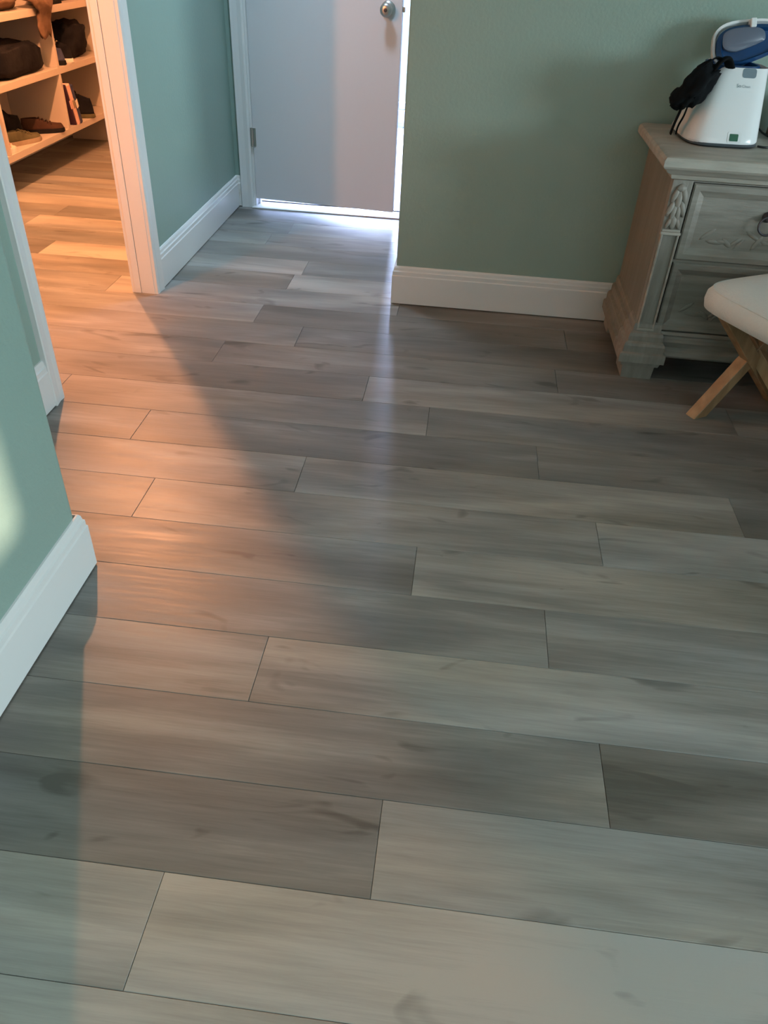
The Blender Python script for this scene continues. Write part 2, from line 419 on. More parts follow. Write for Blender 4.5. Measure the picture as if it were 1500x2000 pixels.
# ------------------------------------------------------------------ lamps: bare-bulb closet lamps under open metal shades, added flush fill light in the hall
M['shade'] = mat('white_enamel_shade', (.7, .68, .64), .4)
def closet_lamp(y, en, label, name='closet_lamp'):
    t = thing('pendant_lamp', (-1.78, y, ZC), label, 'lamp')
    bm = newbm(); lathe(bm, [(.055, 0), (.055, -.012), (.040, -.022), (.008, -.024)], (0, 0, 0), 'z'); link('ceiling_rose', bm, M['trim'], t, smooth=True, angle=40)
    bm = newbm(); add_tube(bm, [(0, 0, -.02), (0, 0, -.515)], .004, 8); link('cord', bm, M['metal_dark'], t, smooth=True)
    bm = newbm(); lathe(bm, [(.022, -.495), (.024, -.535), (.022, -.550), (.005, -.551)], (0, 0, 0), 'z', 16); link('socket', bm, M['metal_dark'], t, smooth=True, angle=40)
    bm = newbm(); lathe(bm, [(.012, -.552), (.016, -.565), (.024, -.577), (.024, -.583), (.012, -.591), (.001, -.592)], (0, 0, 0), 'z', 16); link('bulb', bm, emis('warm_bulb', (1, .62, .32, 1), 6), t, smooth=True)
    l = light(name, 'POINT', (0, 0, 0), en, (1, .385, .155), shadow_soft_size=.03)
    l.parent = t; l.location = (0, 0, -.63)
closet_lamp(3.64, 238, 'hanging bulb lamp in the closet, nearer the cubby shelf')
closet_lamp(1.62, 80, 'hanging bulb lamp at the near end of the closet', 'closet_lamp_near')
t = thing('hall_fill_light', (-.72, 3.50, ZC), 'unseen added ceiling light brightening the hall before the white door', 'ceiling light')  # no known source here, added to brighten hall walls, floor and door
bm = newbm(); lathe(bm, [(.17, 0), (.17, -.022), (.155, -.030), (.150, -.022), (.150, -.010)], (0, 0, 0), 'z'); link('rim', bm, M['metal'], t, smooth=True, angle=40)
bm = newbm(); lathe(bm, [(.149, -.010), (.149, -.026), (.10, -.040), (.001, -.046)], (0, 0, 0), 'z'); link('diffuser', bm, emis('cool_diffuser', (.7, .88, 1, 1), 3), t, smooth=True)
l = light('hall_fill', 'AREA', (0, 0, 0), 10, (.54, .77, 1), shape='DISK', size=.28, spread=math.radians(96)); l.parent = t; l.location = (0, 0, -.055)
# ------------------------------------------------------------------ nightstand
M['ns'] = mat('weathered_grey_wood', (.215, .195, .168), .55, col2=(.30, .275, .238), scale=3, stretch=(16, 16, 2), bump=.35, bscale=9, lo=.3, hi=.7)
M['ns_h'] = mat('weathered_grey_wood_horizontal', (.215, .195, .168), .55, col2=(.30, .275, .238), scale=3, stretch=(2.2, 12, 16), bump=.35, bscale=9, lo=.3, hi=.7)
M['ns_top'] = mat('worn_pale_wood_top', (.31, .285, .245), .5, col2=(.42, .39, .34), scale=2.5, stretch=(3, 14, 16), bump=.25, bscale=9, lo=.3, hi=.65)
M['ns_side'] = mat('weathered_tan_wood', (.175, .165, .132), .6, col2=(.225, .21, .17), scale=3, stretch=(14, 14, 1.5), bump=.3, bscale=8, lo=.3, hi=.7)
NX0, NX1, NY0, NY1 = .632, 1.268, 2.585, 3.045
ns = thing('nightstand', ((NX0+NX1)/2, (NY0+NY1)/2, 0), 'weathered grey wooden nightstand with two drawers against the green wall', 'nightstand')
ox, oy = ns.location.x, ns.location.y
def nb(bm): bm.transform(Matrix.Translation((-ox, -oy, 0))); return bm
def nlink(name, bm, m, parent=ns, **k):
    return link(name, nb(bm), m, parent, **k)
# top slab with moulded edge, lofted rings
def rect(x0, x1, y0, y1, z): return [Vector(p) for p in ((x0, y0, z), (x1, y0, z), (x1, y1, z), (x0, y1, z))]
bm = newbm(); yb = 3.055
secs = [(.000, .668), (.010, .672), (.014, .684), (.030, .692), (.038, .702), (.046, .706), (.050, .712), (.050, .728), (.044, .736), (.034, .740)]
add_loft(bm, [rect(NX0-d, NX1+d, NY0-d*.95, yb, z) for d, z in secs])
nlink('top', bm, M['ns_top'], smooth=True, angle=30)
bm = newbm(); add_box(bm, NX0, NX0+.018, NY0+.035, yb-.012, .17, .668); nlink('side_panel', bm, M['ns_side'])
bm = newbm(); add_box(bm, NX1-.018, NX1, NY0+.035, yb-.012, .17, .668); nlink('side_panel', bm, M['ns_side'])
bm = newbm(); add_box(bm, NX0+.018, NX1-.018, yb-.02, yb-.012, .10, .668); add_box(bm, NX0+.018, NX1-.018, NY0+.05, yb-.02, .16, .172); nlink('carcass', bm, M['ns_side'])
def pilaster(x0, x1):
    bm = newbm(); add_box(bm, x0, x1, NY0, NY0+.035, .17, .668, .002)
    p = nlink('pilaster', bm, M['ns'])
    w = x1-x0
    # framed sunk panel below, mouldings proud of the post
    bm = newbm()
    add_box(bm, x0+.002, x0+.009, NY0-.010, NY0, .185, .505, .003); add_box(bm, x1-.009, x1-.002, NY0-.010, NY0, .185, .505, .003)
    add_box(bm, x0+.002, x1-.002, NY0-.010, NY0, .178, .186, .002)
    add_box(bm, x0-.001, x1+.001, NY0-.011, NY0, .502, .512, .003); add_box(bm, x0+.002, x1-.002, NY0-.007, NY0, .512, .520, .002)
    nlink('moulding', bm, M['ns'], p) if False else None
    bm.transform(Matrix.Translation((-ox, -oy, 0))); link('moulding', bm, M['ns_top'], p)
    # carved acanthus: overlapping curled leaves
    bm = newbm()
    cx = (x0+x1)/2
    for (dx, z, r, h, tilt) in ((-.014, .625, .010, .024, .25), (.014, .625, .010, .024, -.25), (0, .612, .011, .032, 0), (-.018, .585, .010, .026, .3), (.018, .585, .010, .026, -.3),
                                (-.007, .575, .009, .030, .1), (.007, .575, .009, .030, -.1), (0, .545, .012, .026, 0), (-.013, .542, .008, .020, .35), (.013, .542, .008, .020, -.35), (0, .645, .016, .012, 0)):
        rings = []
        for i in range(7):
            t = i/6; zz = (t-.5)*2*h; rad = r*math.sin(PI*min(.98, max(.05, .08+t*.9)))**.7; out = .010*math.sin(PI*(.15+.8*t))
            rings.append([Vector((cx+dx+tilt*zz+rad*math.cos(a), NY0-out*(.55+.45*math.sin(a)) if math.sin(a) > 0 else NY0+.001, z+zz)) for a in [2*PI*q/8 for q in range(8)]])
        add_loft(bm, rings)
    bm.transform(Matrix.Translation((-ox, -oy, 0))); link('carving', bm, M['ns'], p, smooth=True)
    return p
PWD = .062
pilaster(NX0, NX0+PWD); pilaster(NX1-PWD, NX1)
# drawers
dx0, dx1 = NX0+PWD+.0055, NX1-PWD-.0055
for z0, z1, hz in ((.424, .660, .575), (.180, .414, .330)):
    bm = newbm(); fy = NY0+.004
    # front: frame with bevel into sunk field
    secs = [(0, .026, 0), (0, .002, 0), (.004, -.003, 0), (.020, -.003, 0), (.026, .001, 0), (.040, .008, 0)]
    rings = [[Vector(p) for p in ((dx0+d, fy+o, z0+d), (dx1-d, fy+o, z0+d), (dx1-d, fy+o, z1-d), (dx0+d, fy+o, z1-d))] for d, o, _ in secs]
    add_loft(bm, rings)
    dr = nlink('drawer', bm, M['ns_h'], smooth=True, angle=15)
    bm = newbm(); rr2 = random.Random(5)
    # worn low-relief scrolls across the lower field
    nsc = 7
    for i in range(16):
        cx = dx0+.07+(dx1-dx0-.14)*(i+.5)/16+rr2.uniform(-.008, .008)

        cz = z0+.075+rr2.uniform(-.014, .018); ang = rr2.uniform(-1.2, 1.2); L2, w2 = rr2.uniform(.020, .030), rr2.uniform(.005, .009)
        rings = []
        for q in range(6):
            t = q/5*2-1; wr = w2*math.sqrt(max(.02, 1-t*t))
            rings.append([Vector((cx+math.cos(ang)*t*L2-math.sin(ang)*wr*math.cos(u), fy+.0085-.0032*max(0, math.sin(u))*(wr/w2), cz+math.sin(ang)*t*L2+math.cos(ang)*wr*math.cos(u))) for u in [2*PI*j/8 for j in range(8)]])
        add_loft(bm, rings)
    bm.transform(Matrix.Translation((-ox, -oy, 0))); link('carving', bm, M['ns_h'], dr, smooth=True)
    # ring pull
    cx = (dx0+dx1)/2-.002
    bm = newbm(); lathe(bm, [(.016, .008), (.016, .003), (.011, -.002), (.009, -.012), (.002, -.014)], (cx, fy, hz)); bm.transform(Matrix.Translation((-ox, -oy, 0)))
    rp = link('pull_mount', bm, M['metal_dark'], dr, smooth=True, angle=50)
    bm = newbm(); ring = [(cx+.026*math.sin(a), fy-.012-.004*(1-math.cos(a)), hz-.026+.026*math.cos(a)+.004) for a in [2*PI*i/28 for i in range(29)]]
    add_tube(bm, ring, .0036, 8, cap=False); bm.transform(Matrix.Translation((-ox, -oy, 0))); link('pull_ring', bm, M['metal_dark'], dr, smooth=True)
bm = newbm(); add_box(bm, NX0+PWD, NX1-PWD, NY0+.012, NY0+.03, .662, .672); add_box(bm, NX0+PWD, NX1-PWD, NY0+.010, NY0+.03, .414, .424); nlink('drawer_rail', bm, M['ns_h'])
# stepped plinth feet
foot_prof = [(.000, .205), (.006, .200), (.009, .190), (.009, .174), (.017, .170), (.020, .160), (.020, .142), (.028, .137), (.031, .128), (.031, .106), (.039, .102), (.040, .094), (.040, .070), (.030, .066), (.026, .052), (.017, .048), (.014, .000)]
def foot(x0, x1, sx):
    bm = newbm(); rings = []
    for d, z in foot_prof[::-1]:
        if sx < 0: a, b = x0-d, x1+max(0, d-.008)
        else: a, b = x0-max(0, d-.008), x1+d
        rings.append(rect(a, b, NY0-d, NY0+.10, z))
    add_loft(bm, rings)
    return nlink('foot', bm, M['ns'])
foot(NX0, NX0+.085, -1); foot(NX1-.085, NX1, 1)
for sx in (-1, 1):     # side plinth moulding + rear foot
    bm = newbm(); rings = []
    for d, z in foot_prof[::-1]:
        if z < .07: continue
        if sx < 0: rings.append(rect(NX0-d, NX0+.03, NY0+.10, yb-.012, z))
        else: rings.append(rect(NX1-.03, NX1+d, NY0+.10, yb-.012, z))
    add_loft(bm, rings); nlink('side_plinth', bm, M['ns_side'])
    bm = newbm(); a = (NX0-.02, NX0+.07) if sx < 0 else (NX1-.07, NX1+.02)
    add_box(bm, *a, yb-.11, yb-.012, 0, .075, .004); nlink('foot', bm, M['ns'])
bm = newbm(); rings = []
for d, z in ((.012, .175), (.012, .165), (.004, .158), (.004, .150), (.012, .146), (.006, .120), (-.004, .112), (-.004, .092), (.002, .086), (.002, .078), (.012, .074)):
    pass
prof = [(.03, .178), (-.002, .178), (-.006, .168), (.002, .160), (.002, .150), (-.006, .142), (.004, .120), (-.008, .108), (-.010, .092), (-.004, .084), (.03, .084)]
add_loft(bm, [[Vector((x, NY0+d, z)) for d, z in prof] for x in (NX0+.087, NX1-.087)])
nlink('base_rail', bm, M['ns_h'])

# ------------------------------------------------------------------ white device with open lid on the nightstand
M['plastic'] = mat('glossy_white_plastic', (.76, .77, .78), .22, spec=.5)
M['plastic_dark'] = mat('dark_grey_plastic', (.05, .06, .07), .4)
M['notch'] = mat('grey_blue_plastic', (.17, .23, .27), .35)
M['blue'] = mat('royal_blue_plastic', (.003, .035, .11), .32, col2=(.004, .06, .19), scale=6)
M['lidgrey'] = mat('smoky_grey_plastic', (.12, .14, .19), .35)
M['green'] = mat('dark_green_indicator', (.03, .12, .07), .3)
M['ink'] = mat('grey_print', (.27, .32, .34), .5)
M['strap'] = mat('black_neoprene', (.004, .005, .006), .85, spec=.15)
M['cable'] = mat('black_cable', (.01, .01, .012), .4)
dv = thing('sanitizing_device', (.788, 2.868, .740), 'white tapered plastic device with open blue-lined lid on the nightstand', 'device', rz=math.radians(2))
# body: tapered rounded box; local origin at centre of base
def body_ring(z, w0, d0, k=28, p=5.5, sx=0, sy=0):
    return sq_ring(sx, sy, z, w0, d0, k, p)
bm = newbm(); rings = []
for t in (0, .03, .1, .25, .5, .75, .95, 1):
    z = .010+.200*t; wdt = .118-.036*t; dpt = .155-.080*t
    if t == 0: wdt -= .004; dpt -= .004
    rings.append(body_ring(z, wdt, dpt, 36, 4.2, -.002+.026*t, .012*t))
add_loft(bm, rings)
for f in bm.faces:
    if len(f.verts) > 10 and f.calc_center_median().z > .1:
        r = bmesh.ops.inset_region(bm, faces=[f], thickness=.006); 
        for vv in f.verts: vv.co.z -= .05
        break
body = link('body', bm, M['plastic'], dv, smooth=True, angle=40)
bm = newbm(); add_loft(bm, [body_ring(0, .108, .148, 36, 4.2), body_ring(.006, .116, .156, 36, 4.2), body_ring(.012, .114, .152, 36, 4.2)])
link('base', bm, M['plastic_dark'], dv, smooth=True, angle=40)
# front face slope: y_front(z)
def yf(z, x=0):
    t = (z-.010)/.200; return .012*t-(.155-.080*t)
def front_slab(x0, x1, z0, z1, out, m, name, parent, r=0.004):
    bm = newbm(); pts = []
    for cx, cz, a0 in ((x1-r, z0+r, -90), (x1-r, z1-r, 0), (x0+r, z1-r, 90), (x0+r, z0+r, 180)):
        for q in range(4):
            a = math.radians(a0+q*30); pts.append((cx+r*math.cos(a), cz+r*math.sin(a)))
    add_loft(bm, [[Vector((x, yf(z)+.004, z)) for x, z in pts], [Vector((x, yf(z)-out, z)) for x, z in pts]])
    return link(name, bm, m, parent)
front_slab(.018, .060, .185, .2095, .0006, M['notch'], 'lid_catch', body, .007)
front_slab(.002, .044, .016, .045, .0012, M['plastic'], 'display_bezel', body)
front_slab(.008, .034, .021, .040, .0026, M['green'], 'display', body, .002)
def text(s, x, z, size, parent, m):
    c = bpy.data.curves.new('lettering', 'FONT'); c.body = s; c.size = size; c.extrude = .0002
    o = bpy.data.objects.new('tmp', c); COL.objects.link(o)
    dg = bpy.context.evaluated_depsgraph_get(); me = bpy.data.meshes.new_from_object(o.evaluated_get(dg)); bpy.data.objects.remove(o)
    me.materials.clear(); me.materials.append(m)
    for v_ in me.vertices:
        X, Y, Z = v_.co; zz = z+Y
        v_.co = Vector((x+X, yf(zz)-.0012-Z, zz))
    ob = bpy.data.objects.new('lettering', me); COL.objects.link(ob); ob.parent = parent; return ob
text('So', .006, .160, .013, body, M['ink']); text('Clean', .022, .160, .011, body, mat('pale_grey_print', (.42, .47, .5), .5))
# inner tray glimpsed in the opening and hinged lid leaning back
bm = newbm(); add_loft(bm, [body_ring(.150, .072, .068, 30, 4, .004, .012), body_ring(.214, .076, .071, 30, 4, .004, .012), body_ring(.214, .070, .065, 30, 4, .004, .012), body_ring(.165, .066, .060, 30, 4, .004, .012)])
link('chamber_liner', bm, M['blue'], dv, smooth=True, angle=40)
lid_e = bm = newbm()
# lid: shallow shell, built flat (local x width, z height) then placed upright tilted at the rear
def lid_ring(w_, h_, y, k=36):
    out = []
    for i in range(k):
        a = 2*PI*i/k
        x = w_*math.copysign(abs(math.cos(a))**(2/3.0), math.cos(a)); z = h_*math.copysign(abs(math.sin(a))**(2/3.0), math.sin(a))
        if z < 0: z *= 1.0-.62*min(1, max(0, (x/w_+.35)/1.2))
        out.append(Vector((x, y, z)))
    return out
LM = Matrix.Translation((.062, .100, .256)) @ Matrix.Rotation(math.radians(-24), 4, 'X') @ Matrix.Rotation(math.radians(-7), 4, 'Y')
add_loft(bm, [lid_ring(.088, .050, .030), lid_ring(.106, .064, .022), lid_ring(.112, .070, .006), lid_ring(.112, .070, -.012), lid_ring(.105, .063, -.012), lid_ring(.100, .058, .004), lid_ring(.07, .03, .006)])
bm.transform(LM); lid = link('lid', bm, M['plastic'], dv, smooth=True, angle=35)
bm = newbm(); sh_ = Vector((.002, 0, -.009)); add_loft(bm, [[v_+sh_ for v_ in q_] for q_ in (lid_ring(.104, .058, -.008), lid_ring(.106, .060, -.022), lid_ring(.094, .048, -.030), lid_ring(.086, .042, -.020), lid_ring(.05, .02, -.018))])
bm.transform(LM); link('lid_gasket', bm, M['blue'], lid, smooth=True, angle=35)
bm = newbm(); add_loft(bm, [[v_+Vector((-.022, 0, .008)) for v_ in lid_ring(.066, .034, -.020)], [v_+Vector((-.022, 0, .008)) for v_ in lid_ring(.066, .034, -.030)], [v_+Vector((-.022, 0, .008)) for v_ in lid_ring(.058, .027, -.034)]])
bm.transform(LM); link('lid_filter', bm, M['lidgrey'], lid, smooth=True, angle=35)
bm = newbm(); add_box(bm, -.004, .014, -.036, -.008, .040, .066, .003); bm.transform(LM); link('lid_tab', bm, M['plastic'], lid)
bm = newbm(); add_tube(bm, [(-.05, .086, .205), (.06, .086, .205)], .010, 12); link('hinge', bm, M['plastic'], dv, smooth=True)

# black straps hanging over the left of the device
hs = thing('strap_harness', (.700, 2.83, .740), 'tangled black strap harness draped over the left side of the white device', 'harness')
def hl(name, pts, r, flat=.35, n=8, k=5):
    bm = newbm(); add_tube(bm, spline([(x-.700, y-2.83, z-.740) for x, y, z in pts], k), r, n, flat)
    return link(name, bm, M['strap'], hs, smooth=True)
# crumpled mass
bm = newbm(); bmesh.ops.create_icosphere(bm, subdivisions=4, radius=1)
for v_ in bm.verts:
    p = v_.co.copy(); n_ = 1+.42*noise.noise(p*1.7+Vector((3, 1, 2)))+.16*noise.noise(p*4.5)
    v_.co = Vector((p.x*.038*n_, p.y*.036*n_, p.z*.078*n_))
bm.transform(Matrix.Translation((-.022, -.050, .160)) @ Matrix.Rotation(math.radians(32), 4, 'Y'))
link('mask_cushion', bm, M['strap'], hs, smooth=True)
bm = newbm(); bmesh.ops.create_icosphere(bm, subdivisions=3, radius=1)
for v_ in bm.verts:
    p = v_.co.copy(); n_ = 1+.3*noise.noise(p*2.2+Vector((7, 1, 2)))
    v_.co = Vector((p.x*.032*n_, p.y*.028*n_, p.z*.030*n_))
bm.transform(Matrix.Translation((-.060, -.034, .118))); link('buckle_pad', bm, M['strap'], hs, smooth=True)
hl('strap', [(.766, 2.80, .950), (.745, 2.785, .975), (.722, 2.78, .955), (.700, 2.775, .905), (.672, 2.77, .865)], .020, .3)
hl('strap', [(.668, 2.775, .935), (.690, 2.77, .960), (.715, 2.78, .975), (.742, 2.79, .965)], .008, .3)
hl('strap', [(.700, 2.77, .880), (.668, 2.775, .912), (.650, 2.785, .890), (.646, 2.79, .860)], .012, .4)
hl('strap', [(.655, 2.79, .865), (.650, 2.80, .820), (.643, 2.80, .790), (.640, 2.81, .7545)], .010, .35)
hl('strap', [(.668, 2.785, .860), (.664, 2.79, .815), (.656, 2.80, .780), (.655, 2.80, .755)], .006, .4)
bm = newbm(); add_loft(bm, [lid_ring(.03, .012, 0, 16), lid_ring(.026, .010, -.006, 16)])
# cable loop and wooden box to the right of the device
cb = newbm(); add_tube(cb, spline([(.905, 2.76, .744), (.925, 2.75, .744), (.955, 2.765, .744), (.980, 2.81, .744), (.990, 2.90, .744), (.985, 3.00, .744), (.97, 3.04, .760)], 8), .0032, 8)
tag(link('power_cable', cb, M['cable'], None, smooth=True), 'thin black cable trailing on the nightstand top beside the white device', 'cable')
M['brownwood'] = mat('dark_brown_wood', (.07, .045, .03), .5, col2=(.12, .08, .05), scale=5, stretch=(1, 8, 8))
M['beige'] = mat('beige_card', (.50, .46, .42), .6)
bt = thing('keepsake_box', (1.075, 2.93, .740), 'dark brown box with beige lid at the right edge, on the nightstand', 'box', rz=-.05)
bm = newbm(); add_box(bm, -.085, .085, -.055, .055, 0, .085, .004); link('box_body', bm, M['brownwood'], bt)
bm = newbm(); add_box(bm, -.088, .088, -.058, .058, .085, .125, .006); link('lid', bm, M['beige'], bt)

# ------------------------------------------------------------------ bed beside the nightstand (unseen, added to shade the lower wall)
M['linen'] = mat('white_linen', (.62, .62, .60), .85, bump=.4, bscale=25)
M['throw'] = mat('grey_linen', (.30, .32, .32), .9, bump=.4, bscale=40)
bd = thing('shading_bed', (2.26, 2.05, 0), 'unseen added upholstered bed with white duvet to the right of the nightstand', 'shading_bed')
def bb_(name, x0, x1, y0, y1, z0, z1, m, bev=.01, seg=3, par=None):
    bm = newbm(); add_box(bm, x0-2.26, x1-2.26, y0-2.05, y1-2.05, z0, z1, bev, seg); return link(name, bm, m, par or bd, smooth=True, angle=40)
bb_('frame', 1.46, 3.06, 1.06, 2.98, .12, .30, M['throw'], .02)
for x in (1.52, 2.94):
    for y in (1.12, 2.86): bb_('leg', x, x+.06, y, y+.06, 0, .12, M['oak'] if 'oak' in M else M['metal_dark'], .004)
bb_('headboard', 1.44, 3.08, 2.985, 3.055, .12, 1.08, M['throw'], .03)
bb_('mattress', 1.49, 3.03, 1.09, 2.96, .30, .56, M['linen'], .05, 4)
bb_('duvet', 1.45, 3.07, 1.06, 2.55, .36, .66, M['linen'], .06, 4)
for x in (1.56, 2.30): bb_('pillow', x, x+.66, 2.56, 2.94, .565, .73, M['linen'], .07, 5)

# ------------------------------------------------------------------ stool
M['oak'] = mat('honey_oak', (.34, .20, .10), .45, col2=(.46, .29, .155), scale=4, stretch=(9, 9, 2), bump=.1)
M['boucle'] = mat('white_boucle', (.72, .71, .68), .85, bump=.5, bscale=160, sheen=.3)
st = thing('stool', (.965, 2.415, 0), 'low stool with white cushion on crossed oak legs in front of the nightstand', 'stool')
def leg(foot_, top_, name='leg'):
    a, b = Vector(foot_), Vector(top_); t = (b-a).normalized()
    u = t.cross(Vector((0, 0, 1))).normalized(); v_ = t.cross(u)
    bm = newbm(); h = .0205
    def ring(p): return [p+u*sx*h+v_*sy*h for sx, sy in ((-1, -1), (1, -1), (1, 1), (-1, 1))]
    A = ring(a); B = ring(b)
    # cut flat at floor / seat heights
    for q in A: q += t*((a.z-q.z)/t.z)
    for q in B: q += t*((b.z-q.z)/t.z)
    add_loft(bm, [A, B]); bmesh.ops.bevel(bm, geom=bm.edges[:], offset=.002, segments=1, affect='EDGES')
    return link(name, bm, M['oak'], st)
ZS = .352
for dx, dy, tx, ty in ((-.130, -.082, .130, .078), (.17, .08, -.135, -.085), (.20, -.11, -.10, .10)):
    leg((dx, dy, 0), (tx, ty, ZS))
bm = newbm(); add_box(bm, -.17, .17, -.17, .17, ZS, ZS+.016, .004); bm.transform(Matrix.Rotation(math.radians(28), 4, 'Z')); bm.transform(Matrix.Translation((.04, -.09, 0))); link('seat_board', bm, M['oak'], st)
bm = newbm(); rings = []; rot = math.radians(30); ccx, ccy = .075, -.125; hw = .235
for d, z in ((-.05, .012), (-.012, .010), (-.002, .022), (.002, .045), (.000, .066), (-.010, .080), (-.016, .0835), (-.026, .090), (-.07, .100), (-.13, .106), (-.19, .108)):
    rings.append(sq_ring(ccx, ccy, ZS+z-.008 if z > .013 else ZS+z, hw+d, hw+d, 48, 5.0 if d > -.1 else 3.5, rot))
add_loft(bm, rings)
cu = link('cushion', bm, M['boucle'], st, smooth=True)
bm = newbm(); r_ = sq_ring(ccx, ccy, ZS+.073, hw-.012, hw-.012, 64, 5.0, rot); add_tube(bm, r_+[r_[0]], .003, 6, cap=False); link('piping', bm, M['boucle'], cu, smooth=True)

# ------------------------------------------------------------------ closet cubby shelf and what lies in it
M['shelf'] = mat('white_laminate', (.44, .38, .33), .5)
SF, SB = -2.39, -2.742
sh = thing('cubby_shelf', (SF-.18, 4.46, 0), 'white laminate cubby shelf holding shoes and clothes in the closet', 'shelf')
sx, sy = sh.location.x, sh.location.y
def sbx(name, x0, x1, y0, y1, z0, z1, bev=.0015):
    bm = newbm(); add_box(bm, x0-sx, x1-sx, y0-sy, y1-sy, z0, z1, bev); return link(name, bm, M['shelf'], sh)
DV = (3.40, 4.105, 4.815, 5.52); LV = (.172, .490, .785, 1.09, 1.40)
for z in LV: sbx('shelf_board', SB, SF, DV[0]-.012, DV[-1]+.012, z, z+.034)
for y in DV:
    for z0, z1 in zip(LV, LV[1:]): sbx('divider', SB, SF, y-.011, y+.011, z0+.034, z1)
sbx('back_panel', SB, SB+.006, DV[0], DV[-1], .206, 1.40)
for y in (DV[0]+.02, DV[-1]-.02): sbx('support', SB+.03, SF-.06, y-.02, y+.02, 0, .172)
fabric = lambda n, c, c2=None: mat(n, c, .9, spec=.12, col2=c2, scale=14, bump=.4, bscale=50)
K = dict(black=fabric('black_fabric', (.004, .004, .006), (.012, .011, .013)), brown=fabric('brown_leather', (.035, .017, .012), (.055, .028, .02)),
         fur=fabric('brown_fur_cloth', (.085, .048, .03), (.15, .09, .06)), tan=fabric('tan_suede', (.26, .20, .14), (.32, .25, .18)),
         olive=fabric('olive_canvas', (.06, .055, .03), (.10, .09, .05)), navy=fabric('navy_fabric', (.028, .034, .07), (.05, .055, .10)), white=mat('white_rubber', (.62, .58, .52), .6),
         pink=fabric('pink_fabric', (.6, .36, .3), (.66, .42, .36)), plum=fabric('plum_fabric', (.04, .018, .03)))
def shoe(loc, rz, up, sole, label, L_=.27, high=1.0, group=None, acc=None):
    t = thing('shoe', loc, label, 'shoe', rz, group)
    def outline(k, s=1.0):   # x along length, toe at +x
        pts = []
        for i in range(k):
            a = 2*PI*i/k; x = math.cos(a)*.5*L_; wd = .042+.010*math.cos(a-.5) - .008*(1-abs(math.cos(a)))
            pts.append((x*s, math.sin(a)*wd*s))
        return pts
    n = 24
    bm = newbm(); add_loft(bm, [[Vector((x, y, 0)) for x, y in outline(n, .97)], [Vector((x, y, .006)) for x, y in outline(n, 1.02)], [Vector((x, y, .024)) for x, y in outline(n, 1.0)]])
    link('sole', bm, sole, t, smooth=True, angle=50)
    bm = newbm(); rings = []
    for q in range(7):
        f = q/6
        ring = []
        for x, y in outline(n, .97):
            u = x/L_+.5                       # 0 heel, 1 toe
            top = (.052 if u > .72 else .052+(.72-u)/.3*.035 if u > .42 else .087+.004*(1-u))*high
            z = .022+f*(top-.022)
            shrink = 1-.55*f**2.2 if u > .5 else 1-.32*f**2
            ring.append(Vector((x*(1-.10*f**2 if u > .5 else 1-.04*f), y*shrink, z)))
        rings.append(ring)
    add_loft(bm, rings); o = link('upper', bm, up, t, smooth=True)
    bm = newbm()
    for i in range(4):
        x = .04*L_/.27*(1-i*.55)+.01; z = (.058+i*.009)*high+.001
        add_tube(bm, spline([(x, -.022, z-.006), (x, 0, z+.006), (x, .022, z-.006)], 3), .0035, 5)
    link('laces', bm, acc or up, t, smooth=True)
    return t
def cloth(name, loc, dims, m, label, cat, seed=0, rz=0, box_p=3, amp=.25, sub=4):
    bm = newbm(); bmesh.ops.create_icosphere(bm, subdivisions=sub, radius=1)
    for v_ in bm.verts:
        p = v_.co.copy(); q = Vector([math.copysign(abs(c)**(2/box_p), c) for c in p])
        n_ = 1+amp*noise.noise(p*1.8+Vector((seed, seed*2, 0)))+amp*.45*noise.noise(p*5+Vector((seed, 0, seed)))
        z = q.z*dims[2]/2*n_
        # pleats
        z += .006*math.sin(14*q.x+6*q.y+seed)
        v_.co = Vector((q.x*dims[0]/2*n_, q.y*dims[1]/2*n_, max(z, -dims[2]/2)+dims[2]/2))
    zmin = min(v_.co.z for v_ in bm.verts)
    for v_ in bm.verts: v_.co.z -= zmin
    o = link(name, bm, m, None, smooth=True); o.location = loc; o.rotation_euler = (0, 0, rz)
    return tag(o, label, cat)
Z0, Z1, Z2 = .206, .524, .819
# middle bay, bottom compartment
shoe((-2.550, 4.35, Z0), math.radians(75), K['black'], K['white'], 'black high-top sneaker on a pale sole, in the bottom cubby', .30, 2.3)
shoe((-2.475, 4.655, Z0), math.radians(38), K['brown'], K['black'], 'dark brown lace-up shoe, toe forward, beside the shelf divider', .24, .9)
shoe((-2.455, 4.37, Z0), math.radians(70), K['olive'], K['tan'], 'olive canvas shoe with tan sole at the front of the bottom cubby', .25, .8)
shoe((-2.44, 4.165, Z0), math.radians(20), K['pink'], K['white'], 'pink slipper at the left of the bottom cubby', .10, .6)
# middle bay, second compartment
b = cloth('folded_garment', (-2.53, 4.475, Z1), (.25, .50, .150), K['black'], 'bundled black garment in the second cubby up', 'clothing', 2, box_p=4.5, amp=.12)
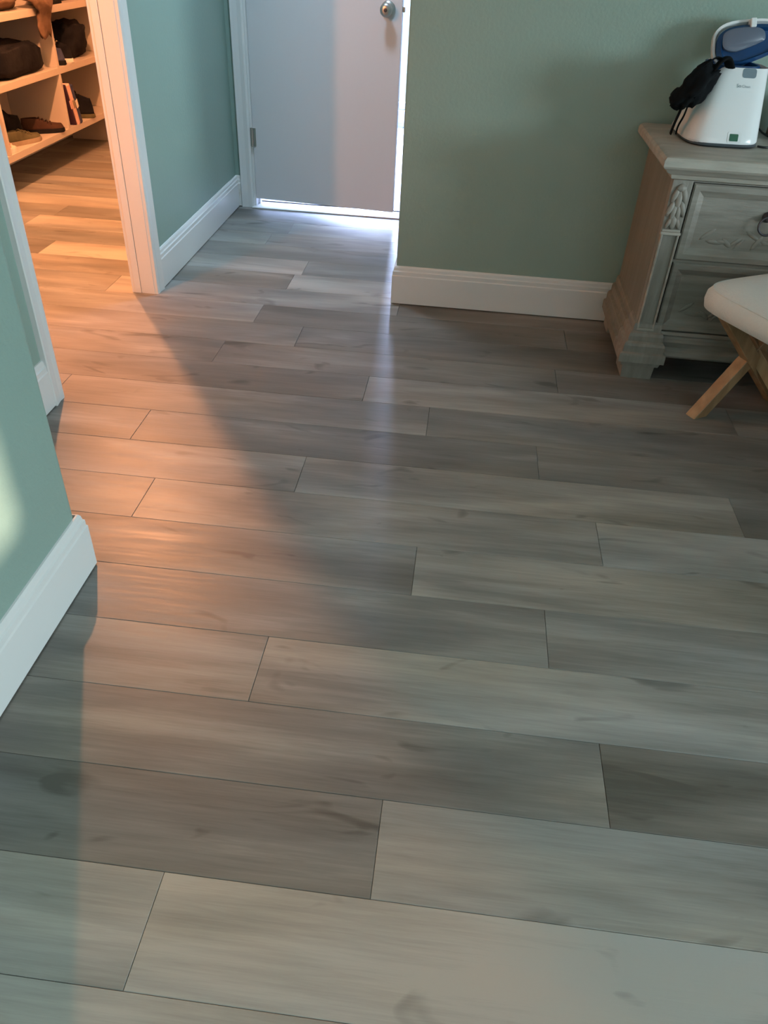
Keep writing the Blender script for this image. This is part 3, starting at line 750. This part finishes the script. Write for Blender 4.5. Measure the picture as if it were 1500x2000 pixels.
# middle bay, third compartment with drape hanging out
dr_ = thing('fur_scarf', (-2.53, 4.44, Z2), 'brown fur-trimmed garment spilling over the third shelf and hanging down', 'clothing')
bm = newbm(); bmesh.ops.create_icosphere(bm, subdivisions=4, radius=1)
for v_ in bm.verts:
    p = v_.co.copy(); n_ = 1+.3*noise.noise(p*2+Vector((4, 4, 0)))+.14*noise.noise(p*6)
    v_.co = Vector((p.x*.12*n_, p.y*.23*n_, max(p.z*.075*n_+.062, 0.002)))
link('bundle', bm, K['fur'], dr_, smooth=True)
bm = newbm(); secs = []
for i in range(15):
    t = i/14; z = .055-.185*t+(.02*math.sin(PI*t)); x = .155+.02*math.sin(PI*min(1, t*1.5)); y = .27+.03*t*(1-t)-.005*t
    wd = .105-.055*t+.012*math.sin(9*t); th = .024-.008*t
    secs.append([Vector((x+th*math.sin(a)*(1+.4*noise.noise(Vector((a*2, t*6, 1)))), y+wd*math.cos(a)*(1+.2*noise.noise(Vector((a*2, t*6, 5)))), z+.014*math.sin(a*3+t*4))) for a in [2*PI*q/16 for q in range(16)]])
    if i == 0: secs[0] = [s+Vector((-.07, 0, 0.0)) for s in secs[0]]
add_loft(bm, secs); link('hanging_end', bm, K['fur'], dr_, smooth=True)
# far bay, bottom: leaning flat bags and a black boot
def leaning(loc, dims, lean, m, label, m2):
    t = thing('flat_bag', loc, label, 'bag', 0); t.rotation_euler = (math.radians(lean), 0, math.radians(4))
    bm = newbm(); add_box(bm, -dims[0]/2, dims[0]/2, -dims[1]/2, dims[1]/2, 0, dims[2], .006); link('bag_body', bm, m, t)
    bm = newbm(); add_box(bm, dims[0]/2-.003, dims[0]/2+.002, -dims[1]/2*.9, dims[1]/2*.9, dims[2]*.42, dims[2]*.62, .001); link('pale_band', bm, m2, t)
    return t
leaning((-2.50, 4.905, Z0), (.22, .018, .235), 17, K['plum'], 'narrow plum coloured flat bag against the divider in the far bottom cubby', K['pink'])
leaning((-2.50, 4.938, Z0), (.23, .030, .235), 17, K['pink'], 'pale pink flat bag, second from the divider in the far bottom cubby', K['tan'])
leaning((-2.50, 4.974, Z0), (.23, .030, .225), 17, K['navy'], 'grey-blue flat bag with pale band, third from the divider in the far bottom cubby', K['white'])
shoe((-2.50, 5.125, Z0), math.radians(10), K['black'], K['olive'], 'black ankle boot beside the flat bags in the far bottom cubby', .26, 2.1)
# far bay, second
shoe((-2.52, 4.895, Z1), math.radians(6), K['navy'], K['black'], 'dark navy high-top shoe beside the divider in the far second cubby', .27, 1.6, acc=K['tan'])
shoe((-2.52, 5.01, Z1), math.radians(-3), K['black'], K['white'], 'black shoe with pale sole in the far second cubby', .27, 1.75, acc=K['tan'])
cloth('folded_garment', (-2.53, 5.23, Z1), (.24, .28, .19), K['black'], 'black folded garment at the far end of the second cubby', 'clothing', 5, amp=.15)
# far bay, third
bx_ = thing('shoe_box', (-2.54, 4.935, Z2), 'small black box with lid in the far third cubby', 'box')
bm = newbm(); add_box(bm, -.14, .14, -.085, .085, 0, .075, .003); link('box_body', bm, K['black'], bx_)
bm = newbm(); add_box(bm, -.143, .143, -.088, .088, .075, .095, .003); link('lid', bm, K['navy'], bx_)
cloth('folded_garment', (-2.54, 5.16, Z2), (.22, .20, .13), K['plum'], 'plum folded garment beside the black box in the far third cubby', 'clothing', 8)
